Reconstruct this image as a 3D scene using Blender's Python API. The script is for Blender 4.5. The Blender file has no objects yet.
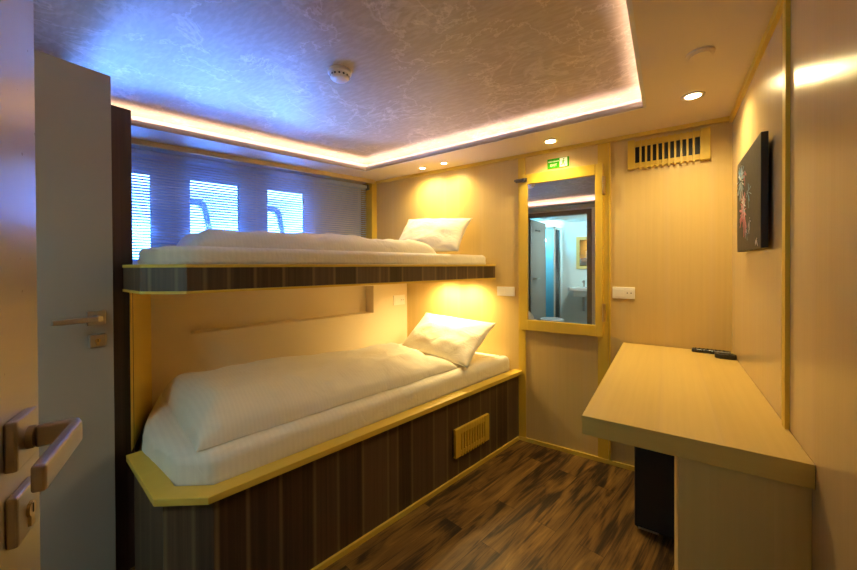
import bpy, bmesh, math, random
from mathutils import Vector, Matrix, noise

# ------------------------------------------------------------------ camera
SC = bpy.context.scene
COL = SC.collection
H = 1.25
cd = bpy.data.cameras.new('camera')
cam = bpy.data.objects.new('camera', cd); COL.objects.link(cam); SC.camera = cam
yaw, pitch, roll = math.radians(33.831), math.radians(0.41), math.radians(-0.265)
fw = Vector((-math.sin(yaw)*math.cos(pitch), math.cos(yaw)*math.cos(pitch), -math.sin(pitch)))
r0 = Vector((math.cos(yaw), math.sin(yaw), 0)); u0 = r0.cross(fw)
rr = math.cos(roll)*r0 + math.sin(roll)*u0
uu = -math.sin(roll)*r0 + math.cos(roll)*u0
m = Matrix.Identity(4)
for i in range(3):
    m[i][0] = rr[i]; m[i][1] = uu[i]; m[i][2] = -fw[i]
m.translation = (0, 0, H)
cam.matrix_world = m
cd.sensor_width = 36; cd.sensor_fit = 'HORIZONTAL'
cd.lens = 355.8/857*36
cd.shift_y = -(285-269.22)/857
cd.clip_start = 0.02; cd.clip_end = 100

# ------------------------------------------------------------------ view, world, lights
SC.view_settings.view_transform = 'Standard'
SC.view_settings.look = 'None'
SC.view_settings.exposure = 0.55
SC.view_settings.gamma = 1.0
SC.view_settings.use_curve_mapping = False
try:
    SC.cycles.max_bounces = 10; SC.cycles.diffuse_bounces = 6; SC.cycles.glossy_bounces = 4
    SC.cycles.transmission_bounces = 6
    SC.cycles.sample_clamp_indirect = 6
    SC.cycles.caustics_reflective = False; SC.cycles.caustics_refractive = False
except Exception: pass
world = bpy.data.worlds.new('sky'); SC.world = world; world.use_nodes = True
bg = world.node_tree.nodes['Background']
bg.inputs[0].default_value = (0.24, 0.47, 1.0, 1); bg.inputs[1].default_value = 7.0

A11 = math.radians(11.1); A17 = math.radians(17)
YF = 2.495; XR = .291; ZC = 2.045; YB = -.25
def bx(x0, y): return x0 - (YF-y)*math.tan(A11)            # line parallel to the bunk front
WO = Vector((-2.35, YF, 0))
WU = Vector((-math.sin(A17), -math.cos(A17), 0)); WN = Vector((math.cos(A17), -math.sin(A17), 0))
def W(s, t, z=0): p = WO + WU*s + WN*t; return Vector((p.x, p.y, z))

def lamp(name, kind, loc, energy, color, aim=None, **kw):
    d = bpy.data.lights.new(name, kind); d.energy = energy; d.color = color
    for k, v in kw.items(): setattr(d, k, v)
    o = bpy.data.objects.new(name, d); COL.objects.link(o); o.location = loc
    if aim is not None:
        o.rotation_euler = (Vector(aim)-Vector(loc)).to_track_quat('-Z', 'Y').to_euler()
    return o
# daylight thrown up by the water, outside below the windows
lamp('daylight_off_water', 'AREA', W(1.0, -1.1, .70), 520, (.04, .20, 1.0), aim=W(1.0, .9, 2.1),
     shape='RECTANGLE', size=2.2, size_y=.60)
# daylight scattered in the gap between the bulwark and the windows
lamp('daylight_in_gap', 'AREA', W(1.25, -.27, 1.18), 760, (.12, .30, 1.0), aim=W(1.25, .25, 1.75),
     shape='RECTANGLE', size=2.2, size_y=.16)
# bathroom ceiling lamp behind the photographer
lamp('bathroom_light', 'AREA', (-.85, -.75, 1.97), 8, (.86, .98, .92), aim=(-1.1, -1.3, 0.6), shape='RECTANGLE', size=.25, size_y=.25)
lamp('shower_fill_light', 'POINT', (-1.80, -1.3, 1.7), 16, (.45, .85, 1.0), shadow_soft_size=.06)  # added lamp without a fixture, makes the shower glass a brighter cyan

# ------------------------------------------------------------------ materials
MATS = {}
def new_mat(name):
    m_ = bpy.data.materials.new(name); m_.use_nodes = True
    nt = m_.node_tree; b = nt.nodes['Principled BSDF']
    MATS[name] = m_
    return m_, nt, b
def plain(name, col, rough=.5, metal=0, bump=0, bscale=60, **kw):
    m_, nt, b = new_mat(name)
    b.inputs['Base Color'].default_value = (*col, 1); b.inputs['Roughness'].default_value = rough
    b.inputs['Metallic'].default_value = metal
    for k, v in kw.items(): b.inputs[k].default_value = v
    tc = nt.nodes.new('ShaderNodeTexCoord'); n = nt.nodes.new('ShaderNodeTexNoise'); n.inputs['Scale'].default_value = bscale
    nt.links.new(tc.outputs['Object'], n.inputs['Vector'])
    mr = nt.nodes.new('ShaderNodeMapRange'); mr.inputs[3].default_value = max(rough-.05, .02); mr.inputs[4].default_value = min(rough+.05, 1)
    nt.links.new(n.outputs['Fac'], mr.inputs[0]); nt.links.new(mr.outputs[0], b.inputs['Roughness'])
    if bump:
        bp = nt.nodes.new('ShaderNodeBump'); bp.inputs['Strength'].default_value = bump; bp.inputs['Distance'].default_value = .01
        nt.links.new(n.outputs['Fac'], bp.inputs['Height']); nt.links.new(bp.outputs[0], b.inputs['Normal'])
    return m_
def emit(name, col, s):
    m_, nt, b = new_mat(name)
    b.inputs['Base Color'].default_value = (.8, .8, .8, 1)
    b.inputs['Emission Color'].default_value = (*col, 1); b.inputs['Emission Strength'].default_value = s
    return m_
def math_node(nt, op, a, b=None):
    n = nt.nodes.new('ShaderNodeMath'); n.operation = op
    for i, v in enumerate((a, b)):
        if v is None: continue
        if isinstance(v, (int, float)): n.inputs[i].default_value = v
        else: nt.links.new(v, n.inputs[i])
    return n.outputs[0]
def wood(name, c1, c2, stretch, band, bfreq, bamt, rough=.4, line=None, lineamt=0, aniso=0, gnoise=1.0, spec=.5):
    """veneer: fine grain stretched along one axis, boards of slightly different tone side by side"""
    m_, nt, b = new_mat(name); L = nt.links.new
    geo = nt.nodes.new('ShaderNodeNewGeometry')
    mp = nt.nodes.new('ShaderNodeMapping'); mp.inputs['Scale'].default_value = stretch
    L(geo.outputs['Position'], mp.inputs['Vector'])
    n = nt.nodes.new('ShaderNodeTexNoise'); n.inputs['Scale'].default_value = 1; n.inputs['Detail'].default_value = 6; n.inputs['Roughness'].default_value = .65
    L(mp.outputs[0], n.inputs['Vector'])
    dp = nt.nodes.new('ShaderNodeVectorMath'); dp.operation = 'DOT_PRODUCT'; dp.inputs[1].default_value = band
    L(geo.outputs['Position'], dp.inputs[0])
    u = math_node(nt, 'MULTIPLY', dp.outputs['Value'], bfreq)
    v = nt.nodes.new('ShaderNodeTexVoronoi'); v.voronoi_dimensions = '1D'; v.inputs['Scale'].default_value = 1
    v.inputs['Randomness'].default_value = 1
    L(u, v.inputs['W'])
    sp = nt.nodes.new('ShaderNodeSeparateColor'); L(v.outputs['Color'], sp.inputs[0])
    t = math_node(nt, 'ADD', math_node(nt, 'MULTIPLY', math_node(nt, 'SUBTRACT', n.outputs['Fac'], .5), gnoise),
                  math_node(nt, 'MULTIPLY', math_node(nt, 'SUBTRACT', sp.outputs[0], .5), bamt))
    t = math_node(nt, 'ADD', t, .5)
    cr = nt.nodes.new('ShaderNodeMix'); cr.data_type = 'RGBA'; cr.clamp_factor = True
    cr.inputs[6].default_value = (*c1, 1); cr.inputs[7].default_value = (*c2, 1)
    L(t, cr.inputs[0]); out = cr.outputs[2]
    if line:
        v2 = nt.nodes.new('ShaderNodeTexVoronoi'); v2.voronoi_dimensions = '1D'; v2.feature = 'DISTANCE_TO_EDGE'; v2.inputs['Scale'].default_value = 1
        v2.inputs['Randomness'].default_value = 1
        L(u, v2.inputs['W'])
        f = nt.nodes.new('ShaderNodeMapRange'); f.inputs[1].default_value = .02; f.inputs[2].default_value = .09
        f.inputs[3].default_value = lineamt; f.inputs[4].default_value = 0
        L(v2.outputs['Distance'], f.inputs[0])
        mx = nt.nodes.new('ShaderNodeMix'); mx.data_type = 'RGBA'; mx.inputs[7].default_value = (*line, 1)
        L(f.outputs[0], mx.inputs[0]); L(out, mx.inputs[6]); out = mx.outputs[2]
    L(out, b.inputs['Base Color'])
    b.inputs['Roughness'].default_value = rough
    b.inputs['Specular IOR Level'].default_value = spec
    bp = nt.nodes.new('ShaderNodeBump'); bp.inputs['Strength'].default_value = .08; bp.inputs['Distance'].default_value = .002
    L(n.outputs['Fac'], bp.inputs['Height']); L(bp.outputs[0], b.inputs['Normal'])
    return m_
BD = (.8, 1, 0)
PALE1, PALE2 = (.58, .415, .145), (.68, .505, .20)
wood('maple_panel', PALE1, PALE2, (70, 70, 1.5), (1, .9, 0), 4.5, .45, .38, line=(.62, .46, .22), lineamt=.4)
wood('maple_gloss', (.56, .42, .20), (.66, .51, .27), (80, 80, 1.5), (1, .9, 0), 4.5, .4, .22, line=(.6, .44, .3), lineamt=.25)
wood('maple_top', (.62, .44, .13), (.73, .54, .185), (60, 1.5, 60), (1, 0, 0), 7, .6, .42, line=(.6, .43, .2), lineamt=.25)
wood('maple_edge', (.62, .45, .10), (.72, .54, .15), (2, 60, 60), (0, 0, 1), 3, .2, .45)
wood('maple_side', (.66, .47, .15), (.76, .56, .20), (60, 60, 1.5), (1, 0, 0), 9, .5, .45)
wood('yellow_trim', (.62, .415, .035), (.74, .52, .06), (50, 50, 2), (1, 1, 0), 5, .1, .4)
wood('yellow_trim_flat', (.61, .42, .05), (.73, .53, .09), (20, 3, 60), (0, 0, 1), 5, .1, .4)
wood('dark_veneer', (.040, .024, .015), (.120, .078, .048), (70, 70, .8), BD, 8, .85, .38, line=(.26, .19, .09), lineamt=.5, gnoise=1.8)
wood('dark_side', (.040, .020, .016), (.10, .055, .045), (90, 90, 1.2), BD, 25, .5, .42, gnoise=1.3)
plain('soffit_paint', (.72, .60, .46), .45)
plain('lip_paint', (.72, .68, .66), .5)
plain('white_paint', (.80, .78, .74), .5)
plain('cream_wall', (.80, .68, .47), .55)
plain('door_grey', (.35, .31, .26), .42)
plain('door_cream', (.50, .46, .40), .30, **{'Coat Weight': .7, 'Coat Roughness': .22})
plain('steel', (.46, .42, .37), .36, 1)
plain('steel_dark', (.22, .20, .18), .35, 1)
plain('brass', (.62, .46, .22), .3, 1)
plain('white_plastic', (.85, .82, .75), .3)
plain('slot_dark', (.05, .045, .04), .6)
plain('black_plastic', (.012, .012, .014), .28)
plain('black_matte', (.008, .008, .010), .5)
plain('canvas_black', (.022, .019, .020), .6)
plain('frame_taupe', (.24, .19, .13), .45)
plain('sign_green', (.045, .40, .008), .8, **{'Specular IOR Level': .15})
plain('sign_white', (.88, .95, .80), .4)
plain('fw_pink', (.75, .25, .30), .5); plain('fw_white', (.75, .72, .75), .5); plain('fw_blue', (.22, .40, .55), .5)
plain('tile_white', (.78, .86, .84), .25)
plain('porcelain', (.88, .88, .84), .12)
plain('rubber', (.008, .012, .022), .6)
plain('hull_white', (.50, .50, .56), .5)
plain('blind_slat', (.70, .76, .86), .42)  # white slats, with some blue of the daylight put into their colour
if True:
    _nt = MATS['blind_slat'].node_tree; _t = _nt.nodes.new('ShaderNodeBsdfTranslucent'); _t.inputs[0].default_value = (.72, .79, .90, 1)
    _m = _nt.nodes.new('ShaderNodeMixShader'); _m.inputs[0].default_value = .6
    _nt.links.new(_nt.nodes['Principled BSDF'].outputs[0], _m.inputs[1]); _nt.links.new(_t.outputs[0], _m.inputs[2]); _nt.links.new(_m.outputs[0], _nt.nodes['Material Output'].inputs[0])
mirror_m = plain('mirror', (.90, .93, .94), .02, 1)
mirror_m.node_tree.nodes['Principled BSDF'].inputs['Roughness'].default_value = .0
for l in list(mirror_m.node_tree.links):
    if l.to_socket.name == 'Roughness': mirror_m.node_tree.links.remove(l)
def glass(name, col, tr=.85):
    m_, nt, b = new_mat(name)
    g = nt.nodes.new('ShaderNodeBsdfGlossy'); g.inputs['Roughness'].default_value = .02
    t = nt.nodes.new('ShaderNodeBsdfTransparent'); t.inputs[0].default_value = (*col, 1)
    mx = nt.nodes.new('ShaderNodeMixShader'); fr = nt.nodes.new('ShaderNodeFresnel'); fr.inputs[0].default_value = 1.45
    nt.links.new(fr.outputs[0], mx.inputs[0]); nt.links.new(t.outputs[0], mx.inputs[1]); nt.links.new(g.outputs[0], mx.inputs[2])
    nt.links.new(mx.outputs[0], nt.nodes['Material Output'].inputs[0])
    return m_
glass('window_glass', (.93, .97, 1)); glass('shower_glass', (.62, .88, .97))
emit('led_strip', (1.0, .75, .70), 20)
emit('led_warm', (1.0, .80, .42), 30)
# linen with very fine satin stripes
def linen(name, col, wscale):
    m_, nt, b = new_mat(name); L = nt.links.new
    geo = nt.nodes.new('ShaderNodeNewGeometry')
    dp = nt.nodes.new('ShaderNodeVectorMath'); dp.operation = 'DOT_PRODUCT'; dp.inputs[1].default_value = (math.sin(A11), math.cos(A11), 0)
    L(geo.outputs['Position'], dp.inputs[0])
    s = math_node(nt, 'SINE', math_node(nt, 'MULTIPLY', dp.outputs['Value'], wscale))
    mx = nt.nodes.new('ShaderNodeMix'); mx.data_type = 'RGBA'
    mx.inputs[6].default_value = (*[c*.97 for c in col], 1); mx.inputs[7].default_value = (*col, 1)
    f = nt.nodes.new('ShaderNodeMapRange'); f.inputs[1].default_value = -.3; f.inputs[2].default_value = .3; L(s, f.inputs[0])
    L(f.outputs[0], mx.inputs[0]); L(mx.outputs[2], b.inputs['Base Color'])
    b.inputs['Roughness'].default_value = .72
    b.inputs['Sheen Weight'].default_value = .2
    n = nt.nodes.new('ShaderNodeTexNoise'); n.inputs['Scale'].default_value = 9; n.inputs['Detail'].default_value = 4; n.inputs['Distortion'].default_value = .8
    L(geo.outputs['Position'], n.inputs['Vector'])
    bp = nt.nodes.new('ShaderNodeBump'); bp.inputs['Strength'].default_value = .5; bp.inputs['Distance'].default_value = .02
    L(n.outputs['Fac'], bp.inputs['Height']); L(bp.outputs[0], b.inputs['Normal'])
    return m_
linen('linen', (.80, .75, .62), 400); linen('sheet', (.80, .76, .65), 300)
# floor planks
def floor_mat():
    m_, nt, b = new_mat('walnut_planks'); L = nt.links.new
    geo = nt.nodes.new('ShaderNodeNewGeometry')
    mp = nt.nodes.new('ShaderNodeMapping'); mp.vector_type = 'POINT'; mp.inputs['Rotation'].default_value = (0, 0, -(math.pi/2-A11))
    L(geo.outputs['Position'], mp.inputs['Vector'])
    br = nt.nodes.new('ShaderNodeTexBrick'); br.offset = .37; br.offset_frequency = 2
    br.inputs['Scale'].default_value = 1; br.inputs['Brick Width'].default_value = .80; br.inputs['Row Height'].default_value = .108
    br.inputs['Mortar Size'].default_value = .0012; br.inputs['Mortar Smooth'].default_value = .1
    br.inputs['Color1'].default_value = (0, 0, 0, 1); br.inputs['Color2'].default_value = (1, 1, 1, 1); br.inputs['Mortar'].default_value = (.5, .5, .5, 1)
    L(mp.outputs[0], br.inputs['Vector'])
    sc = nt.nodes.new('ShaderNodeSeparateColor'); L(br.outputs['Color'], sc.inputs[0])
    off = nt.nodes.new('ShaderNodeCombineXYZ')
    L(math_node(nt, 'MULTIPLY', sc.outputs[0], 37.0), off.inputs[0]); L(math_node(nt, 'MULTIPLY', sc.outputs[0], 19.0), off.inputs[1])
    sc2 = nt.nodes.new('ShaderNodeMapping'); sc2.inputs['Scale'].default_value = (2.1, 12, 1); L(mp.outputs[0], sc2.inputs['Vector'])
    ad = nt.nodes.new('ShaderNodeVectorMath'); ad.operation = 'ADD'; L(sc2.outputs[0], ad.inputs[0]); L(off.outputs[0], ad.inputs[1])
    n = nt.nodes.new('ShaderNodeTexNoise'); n.inputs['Scale'].default_value = 1; n.inputs['Detail'].default_value = 6; n.inputs['Distortion'].default_value = 1.7
    n.inputs['Roughness'].default_value = .5
    L(ad.outputs[0], n.inputs['Vector'])
    sc3 = nt.nodes.new('ShaderNodeMapping'); sc3.inputs['Scale'].default_value = (4, 120, 1); L(mp.outputs[0], sc3.inputs['Vector'])
    n2 = nt.nodes.new('ShaderNodeTexNoise'); n2.inputs['Scale'].default_value = 1; n2.inputs['Detail'].default_value = 3
    L(sc3.outputs[0], n2.inputs['Vector'])
    cr = nt.nodes.new('ShaderNodeValToRGB'); e = cr.color_ramp.elements
    e[0].position = .30; e[0].color = (.020, .010, .004, 1); e[1].position = .78; e[1].color = (.33, .185, .042, 1)
    x = e.new(.40); x.color = (.050, .024, .007, 1); x = e.new(.47); x.color = (.125, .063, .016, 1); x = e.new(.60); x.color = (.20, .108, .026, 1)
    t = math_node(nt, 'ADD', n.outputs['Fac'], math_node(nt, 'MULTIPLY', math_node(nt, 'SUBTRACT', n2.outputs['Fac'], .5), .40))
    t = math_node(nt, 'ADD', t, math_node(nt, 'MULTIPLY', math_node(nt, 'SUBTRACT', sc.outputs[0], .5), .16))
    L(t, cr.inputs[0])
    mx = nt.nodes.new('ShaderNodeMix'); mx.data_type = 'RGBA'; mx.inputs[7].default_value = (.03, .015, .008, 1)
    L(math_node(nt, 'MULTIPLY', br.outputs['Fac'], .7), mx.inputs[0]); L(cr.outputs[0], mx.inputs[6]); L(mx.outputs[2], b.inputs['Base Color'])
    b.inputs['Roughness'].default_value = .5; b.inputs['Specular IOR Level'].default_value = .35
floor_mat()
# ceiling wallpaper: pale branching damask on a beige ground
def paper_mat():
    m_, nt, b = new_mat('damask_wallpaper'); L = nt.links.new
    geo = nt.nodes.new('ShaderNodeNewGeometry')
    def contour(scale, dist, width, seed, detail=2):
        mp = nt.nodes.new('ShaderNodeMapping'); mp.inputs['Location'].default_value = (seed, seed*2, 0); L(geo.outputs['Position'], mp.inputs[0])
        n = nt.nodes.new('ShaderNodeTexNoise'); n.inputs['Scale'].default_value = scale; n.inputs['Detail'].default_value = detail; n.inputs['Distortion'].default_value = dist; n.inputs['Roughness'].default_value = .62
        L(mp.outputs[0], n.inputs['Vector'])
        d = math_node(nt, 'ABSOLUTE', math_node(nt, 'SUBTRACT', n.outputs['Fac'], .5))
        r = nt.nodes.new('ShaderNodeMapRange'); r.inputs[1].default_value = 0; r.inputs[2].default_value = width; r.inputs[3].default_value = 1; r.inputs[4].default_value = 0
        L(d, r.inputs[0]); return r.outputs[0]
    a = contour(2.4, .5, .011, 3.1, 9); c = contour(5.5, .6, .05, 7.7, 9)
    sm = nt.nodes.new('ShaderNodeMapping'); sm.inputs['Scale'].default_value = (18, 60, 1); sm.inputs['Rotation'].default_value = (0, 0, .1); L(geo.outputs['Position'], sm.inputs[0])
    sn = nt.nodes.new('ShaderNodeTexNoise'); sn.inputs['Scale'].default_value = 1; sn.inputs['Detail'].default_value = 4; L(sm.outputs[0], sn.inputs['Vector'])
    sr = nt.nodes.new('ShaderNodeMapRange'); sr.inputs[1].default_value = .42; sr.inputs[2].default_value = .62; L(sn.outputs['Fac'], sr.inputs[0]); d = sr.outputs[0]
    gate = nt.nodes.new('ShaderNodeTexNoise'); gate.inputs['Scale'].default_value = 2.2; L(geo.outputs['Position'], gate.inputs['Vector'])
    gr = nt.nodes.new('ShaderNodeMapRange'); gr.inputs[1].default_value = .45; gr.inputs[2].default_value = .60; L(gate.outputs['Fac'], gr.inputs[0])
    t = math_node(nt, 'ADD', math_node(nt, 'MULTIPLY', a, .6), math_node(nt, 'MULTIPLY', math_node(nt, 'MULTIPLY', c, .45), gr.outputs[0]))
    t = math_node(nt, 'ADD', t, math_node(nt, 'MULTIPLY', d, .22))
    mx = nt.nodes.new('ShaderNodeMix'); mx.data_type = 'RGBA'; mx.clamp_factor = True
    mx.inputs[6].default_value = (.46, .365, .23, 1); mx.inputs[7].default_value = (.72, .62, .46, 1)
    L(t, mx.inputs[0]); L(mx.outputs[2], b.inputs['Base Color'])
    b.inputs['Roughness'].default_value = .5
paper_mat()

# ------------------------------------------------------------------ mesh helpers
def prism(bm, poly, z0, z1):
    poly = [(p[0], p[1]) for p in poly]
    ar = sum(poly[i][0]*poly[(i+1) % len(poly)][1]-poly[(i+1) % len(poly)][0]*poly[i][1] for i in range(len(poly)))
    if ar < 0: poly = poly[::-1]
    lo = [bm.verts.new((x, y, z0)) for x, y in poly]; hi = [bm.verts.new((x, y, z1)) for x, y in poly]
    bm.faces.new(lo[::-1]); bm.faces.new(hi)
    n = len(poly)
    for i in range(n): bm.faces.new((lo[i], lo[(i+1) % n], hi[(i+1) % n], hi[i]))
def hexa(bm, b4, t4):
    """solid from 4 bottom and 4 top points"""
    lo = [bm.verts.new(p) for p in b4]; hi = [bm.verts.new(p) for p in t4]
    fs = [bm.faces.new(lo[::-1]), bm.faces.new(hi)]
    for i in range(4): fs.append(bm.faces.new((lo[i], lo[(i+1) % 4], hi[(i+1) % 4], hi[i])))
def frame_box(bm, o, ex, ey, ez, a, b, c):
    """box in a local frame; a,b,c are (min,max) along the axes ex,ey,ez"""
    P = lambda i, j, k: o + ex*a[i] + ey*b[j] + ez*c[k]
    hexa(bm, [P(0, 0, 0), P(1, 0, 0), P(1, 1, 0), P(0, 1, 0)], [P(0, 0, 1), P(1, 0, 1), P(1, 1, 1), P(0, 1, 1)])
VX, VY, VZ = Vector((1, 0, 0)), Vector((0, 1, 0)), Vector((0, 0, 1)); O0 = Vector((0, 0, 0))
def box(bm, x, y, z): frame_box(bm, O0, VX, VY, VZ, x, y, z)
def cyl(bm, c, axis, r, h, seg=32, r2=None):
    q = Vector(axis).to_track_quat('Z', 'Y').to_matrix().to_4x4(); q.translation = Vector(c) + Vector(axis).normalized()*h/2
    bmesh.ops.create_cone(bm, cap_ends=True, segments=seg, radius1=r, radius2=r if r2 is None else r2, depth=h, matrix=q)
def lathe(bm, c, axis, prof, seg=40):
    q = Vector(axis).to_track_quat('Z', 'Y').to_matrix(); c = Vector(c); rings = []
    for r, h in prof:
        rings.append([bm.verts.new(c + q @ Vector((r*math.cos(2*math.pi*i/seg), r*math.sin(2*math.pi*i/seg), h))) for i in range(seg)])
    for a, b in zip(rings, rings[1:]):
        for i in range(seg): bm.faces.new((a[i], a[(i+1) % seg], b[(i+1) % seg], b[i]))
    if prof[0][0] > 1e-5: bm.faces.new(rings[0][::-1])
    if prof[-1][0] > 1e-5: bm.faces.new(rings[-1])
def sweep(bm, pts, w, h, side):
    """rectangular bar (w across, h along 'side') swept along pts with mitred joints"""
    pts = [Vector(p) for p in pts]; side = Vector(side).normalized(); rings = []
    for i, p in enumerate(pts):
        a = (pts[i]-pts[i-1]).normalized() if i else (pts[1]-pts[0]).normalized()
        b = (pts[i+1]-pts[i]).normalized() if i < len(pts)-1 else a
        t = (a+b).normalized(); n = t.cross(side).normalized(); k = 1/max(.5, t.dot(a))
        rings.append([bm.verts.new(p + n*w/2*sx*k + side*h/2*sy) for sx, sy in ((-1, -1), (1, -1), (1, 1), (-1, 1))])
    for a, b in zip(rings, rings[1:]):
        for i in range(4): bm.faces.new((a[i], a[(i+1) % 4], b[(i+1) % 4], b[i]))
    bm.faces.new(rings[0][::-1]); bm.faces.new(rings[-1])
def holed(bm, outer, holes, o, ex, ey, n, th):
    """plate with holes in the plane o+ex*a+ey*b, thickness th along n"""
    edges = []
    for loop in [outer]+holes:
        vs = [bm.verts.new(o+ex*a+ey*b) for a, b in loop]
        edges += [bm.edges.new((vs[i], vs[(i+1) % len(vs)])) for i in range(len(vs))]
    r = bmesh.ops.triangle_fill(bm, edges=edges, use_beauty=True, use_dissolve=True)
    fs = [g for g in r['geom'] if isinstance(g, bmesh.types.BMFace)]
    ex_ = bmesh.ops.extrude_face_region(bm, geom=fs)
    bmesh.ops.translate(bm, vec=n*th, verts=[g for g in ex_['geom'] if isinstance(g, bmesh.types.BMVert)])
def rrect(a0, a1, b0, b1, r, seg=6, shear=0):
    out = []
    for cx, cy, s in ((a1-r, b0+r, -90), (a1-r, b1-r, 0), (a0+r, b1-r, 90), (a0+r, b0+r, 180)):
        for i in range(seg+1):
            t = math.radians(s+90*i/seg); y = cy+r*math.sin(t); out.append((cx+r*math.cos(t)+shear*(y-b0), y))
    return out
def thing(name, label, cat, loc, group=None):
    o = bpy.data.objects.new(name, None); COL.objects.link(o); o.location = loc; o.empty_display_size = .05
    o['label'] = label; o['category'] = cat
    if group: o['group'] = group
    return o
def origin(o):
    v = Vector((0, 0, 0))
    while o is not None: v += Vector(o.location); o = o.parent
    return v
def obj(name, bm, mat, parent=None, bevel=0, seg=2, smooth=False, label=None, loc=None, sub=0):
    bmesh.ops.recalc_face_normals(bm, faces=bm.faces)
    if parent is not None: base = origin(parent)
    else: base = Vector(loc) if loc is not None else Vector((0, 0, 0))
    bmesh.ops.translate(bm, vec=-base, verts=bm.verts)
    me = bpy.data.meshes.new(name); bm.to_mesh(me); bm.free()
    o = bpy.data.objects.new(name, me); COL.objects.link(o)
    mats = mat if isinstance(mat, (list, tuple)) else [mat]
    for k in mats: me.materials.append(MATS[k])
    if parent is not None: o.parent = parent
    else: o.location = base
    if smooth:
        for p in me.polygons: p.use_smooth = True
    if bevel:
        md = o.modifiers.new('bevel', 'BEVEL'); md.width = bevel; md.segments = seg; md.limit_method = 'ANGLE'; md.angle_limit = .6
    if sub:
        md = o.modifiers.new('sub', 'SUBSURF'); md.levels = sub; md.render_levels = sub
    if label: o['label'] = label
    return o
def struct(name, bm, mat, parent=None, **kw):
    o = obj(name, bm, mat, parent, **kw)
    if parent is None: o['kind'] = 'structure'
    return o
def tag(o, label, cat, group=None):
    o['label'] = label; o['category'] = cat
    if group: o['group'] = group
    return o
def BM(): return bmesh.new()
def copy_tree(root, delta, label=None):
    r = root.copy(); COL.objects.link(r); r.location = Vector(root.location)+Vector(delta)
    if label: r['label'] = label
    for ch in list(root.children):
        c = ch.copy(); COL.objects.link(c); c.parent = r
        for g in list(ch.children):
            d = g.copy(); COL.objects.link(d); d.parent = c
    return r

# ------------------------------------------------------------------ the room shell
bm = BM(); box(bm, (-3.3, .45), (-1.6, 2.6), (-.06, 0)); struct('floor', bm, 'walnut_planks')
bm = BM(); box(bm, (-2.55, .40), (YF, YF+.08), (0, 2.3)); struct('wall_far', bm, 'maple_panel')
bm = BM(); box(bm, (XR, XR+.08), (-.4, 2.6), (0, 2.3)); struct('wall_right', bm, 'maple_gloss')
# back wall with the bathroom doorway and the closed end behind the entrance door
DX0, DX1, DZ = -1.70, -.90, 1.96
bm = BM()
box(bm, (-3.3, DX0), (YB-.06, YB), (0, 2.3)); box(bm, (DX1, .40), (YB-.06, YB), (0, 2.3)); box(bm, (DX0, DX1), (YB-.06, YB), (DZ, 2.3))
struct('wall_back', bm, 'white_paint')
# window wall, sloping with the hull
WIN = [(.575, .885), (1.085, 1.415), (1.625, 1.96)]
WZ0, WZ1 = 1.30, 1.905
bm = BM()
holed(bm, [(-.12, 0), (2.95, 0), (2.95, 2.3), (-.12, 2.3)], [rrect(a, b, WZ0, WZ1, .012, 2) for a, b in WIN], W(0, -.10), WU, VZ, -WN, .06)
struct('wall_window', bm, 'white_paint')
# inner cream wall behind the lower bunk with its long niche
bm = BM()
BU = Vector((-math.sin(A11), -math.cos(A11), 0)); BN = Vector((math.cos(A11), -math.sin(A11), 0))
CO = Vector((-1.902, YF, 0))
def B(s, t, z=0): p = CO + BU*s + BN*t; return Vector((p.x, p.y, z))
n0, n1 = .36, 1.615
holed(bm, [(-.02, 0), (1.87, 0), (1.87, 1.154), (-.02, 1.154)], [[(n0, .880), (n1, .880), (n1, 1.10), (n0, 1.10)]], B(0, 0), BU, VZ, -BN, .012)
frame_box(bm, CO, BU, BN, VZ, (n0-.012, n1+.012), (-.12, -.108), (.868, 1.112))
frame_box(bm, CO, BU, BN, VZ, (n0-.012, n1+.012), (-.108, -.012), (.868, .880))
frame_box(bm, CO, BU, BN, VZ, (n0-.012, n1+.012), (-.108, -.012), (1.10, 1.112))
frame_box(bm, CO, BU, BN, VZ, (n0-.012, n0), (-.108, -.012), (.880, 1.10))
frame_box(bm, CO, BU, BN, VZ, (n1, n1+.012), (-.108, -.012), (.880, 1.10))
struct('wall_bunk', bm, 'cream_wall')
# ceiling: soffit ring with raised wallpapered coffer
HOLE = [(-.10, 2.09), (-2.075, 2.165), (-2.66, .06), (-.105, .06)]
OUT = [(.34, 2.53), (-2.6, 2.53), (-3.25, -.27), (.34, -.27)]
bm = BM()
for i in range(4):
    j = (i+1) % 4; prism(bm, [OUT[i], OUT[j], HOLE[j], HOLE[i]], ZC, ZC+.012)
ceiling = struct('ceiling', bm, 'soffit_paint')
cen = Vector((-1.2, 1.1, 0))
def grow(poly, d):
    n = len(poly); out = []
    P = [Vector((p[0], p[1], 0)) for p in poly]
    for i in range(n):
        a = (P[i]-P[i-1]).normalized(); b = (P[(i+1) % n]-P[i]).normalized()
        na = Vector((a.y, -a.x, 0)); nb = Vector((b.y, -b.x, 0))
        if na.dot(P[i]-cen) < 0: na, nb = -na, -nb
        k = (na+nb).normalized(); out.append(P[i] + k*d/max(.3, k.dot(na)))
    return [(p.x, p.y) for p in out]
def ring(bm, p0, p1, z0, z1):
    for i in range(4):
        j = (i+1) % 4; prism(bm, [p0[i], p0[j], p1[j], p1[i]], z0, z1)
ZR = 2.138
bm = BM(); ring(bm, HOLE, grow(HOLE, .015), ZC-.001, ZC+.033); struct('trim_1', bm, 'lip_paint')
bm = BM(); ring(bm, grow(HOLE, .11), grow(HOLE, .13), ZC+.012, ZR); struct('trim_2', bm, 'lip_paint')
bm = BM(); prism(bm, grow(HOLE, .13), ZR, ZR+.02); struct('ceiling', bm, 'damask_wallpaper')
bm = BM(); ring(bm, grow(HOLE, .030), grow(HOLE, .042), ZC+.013, ZC+.019)
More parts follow.
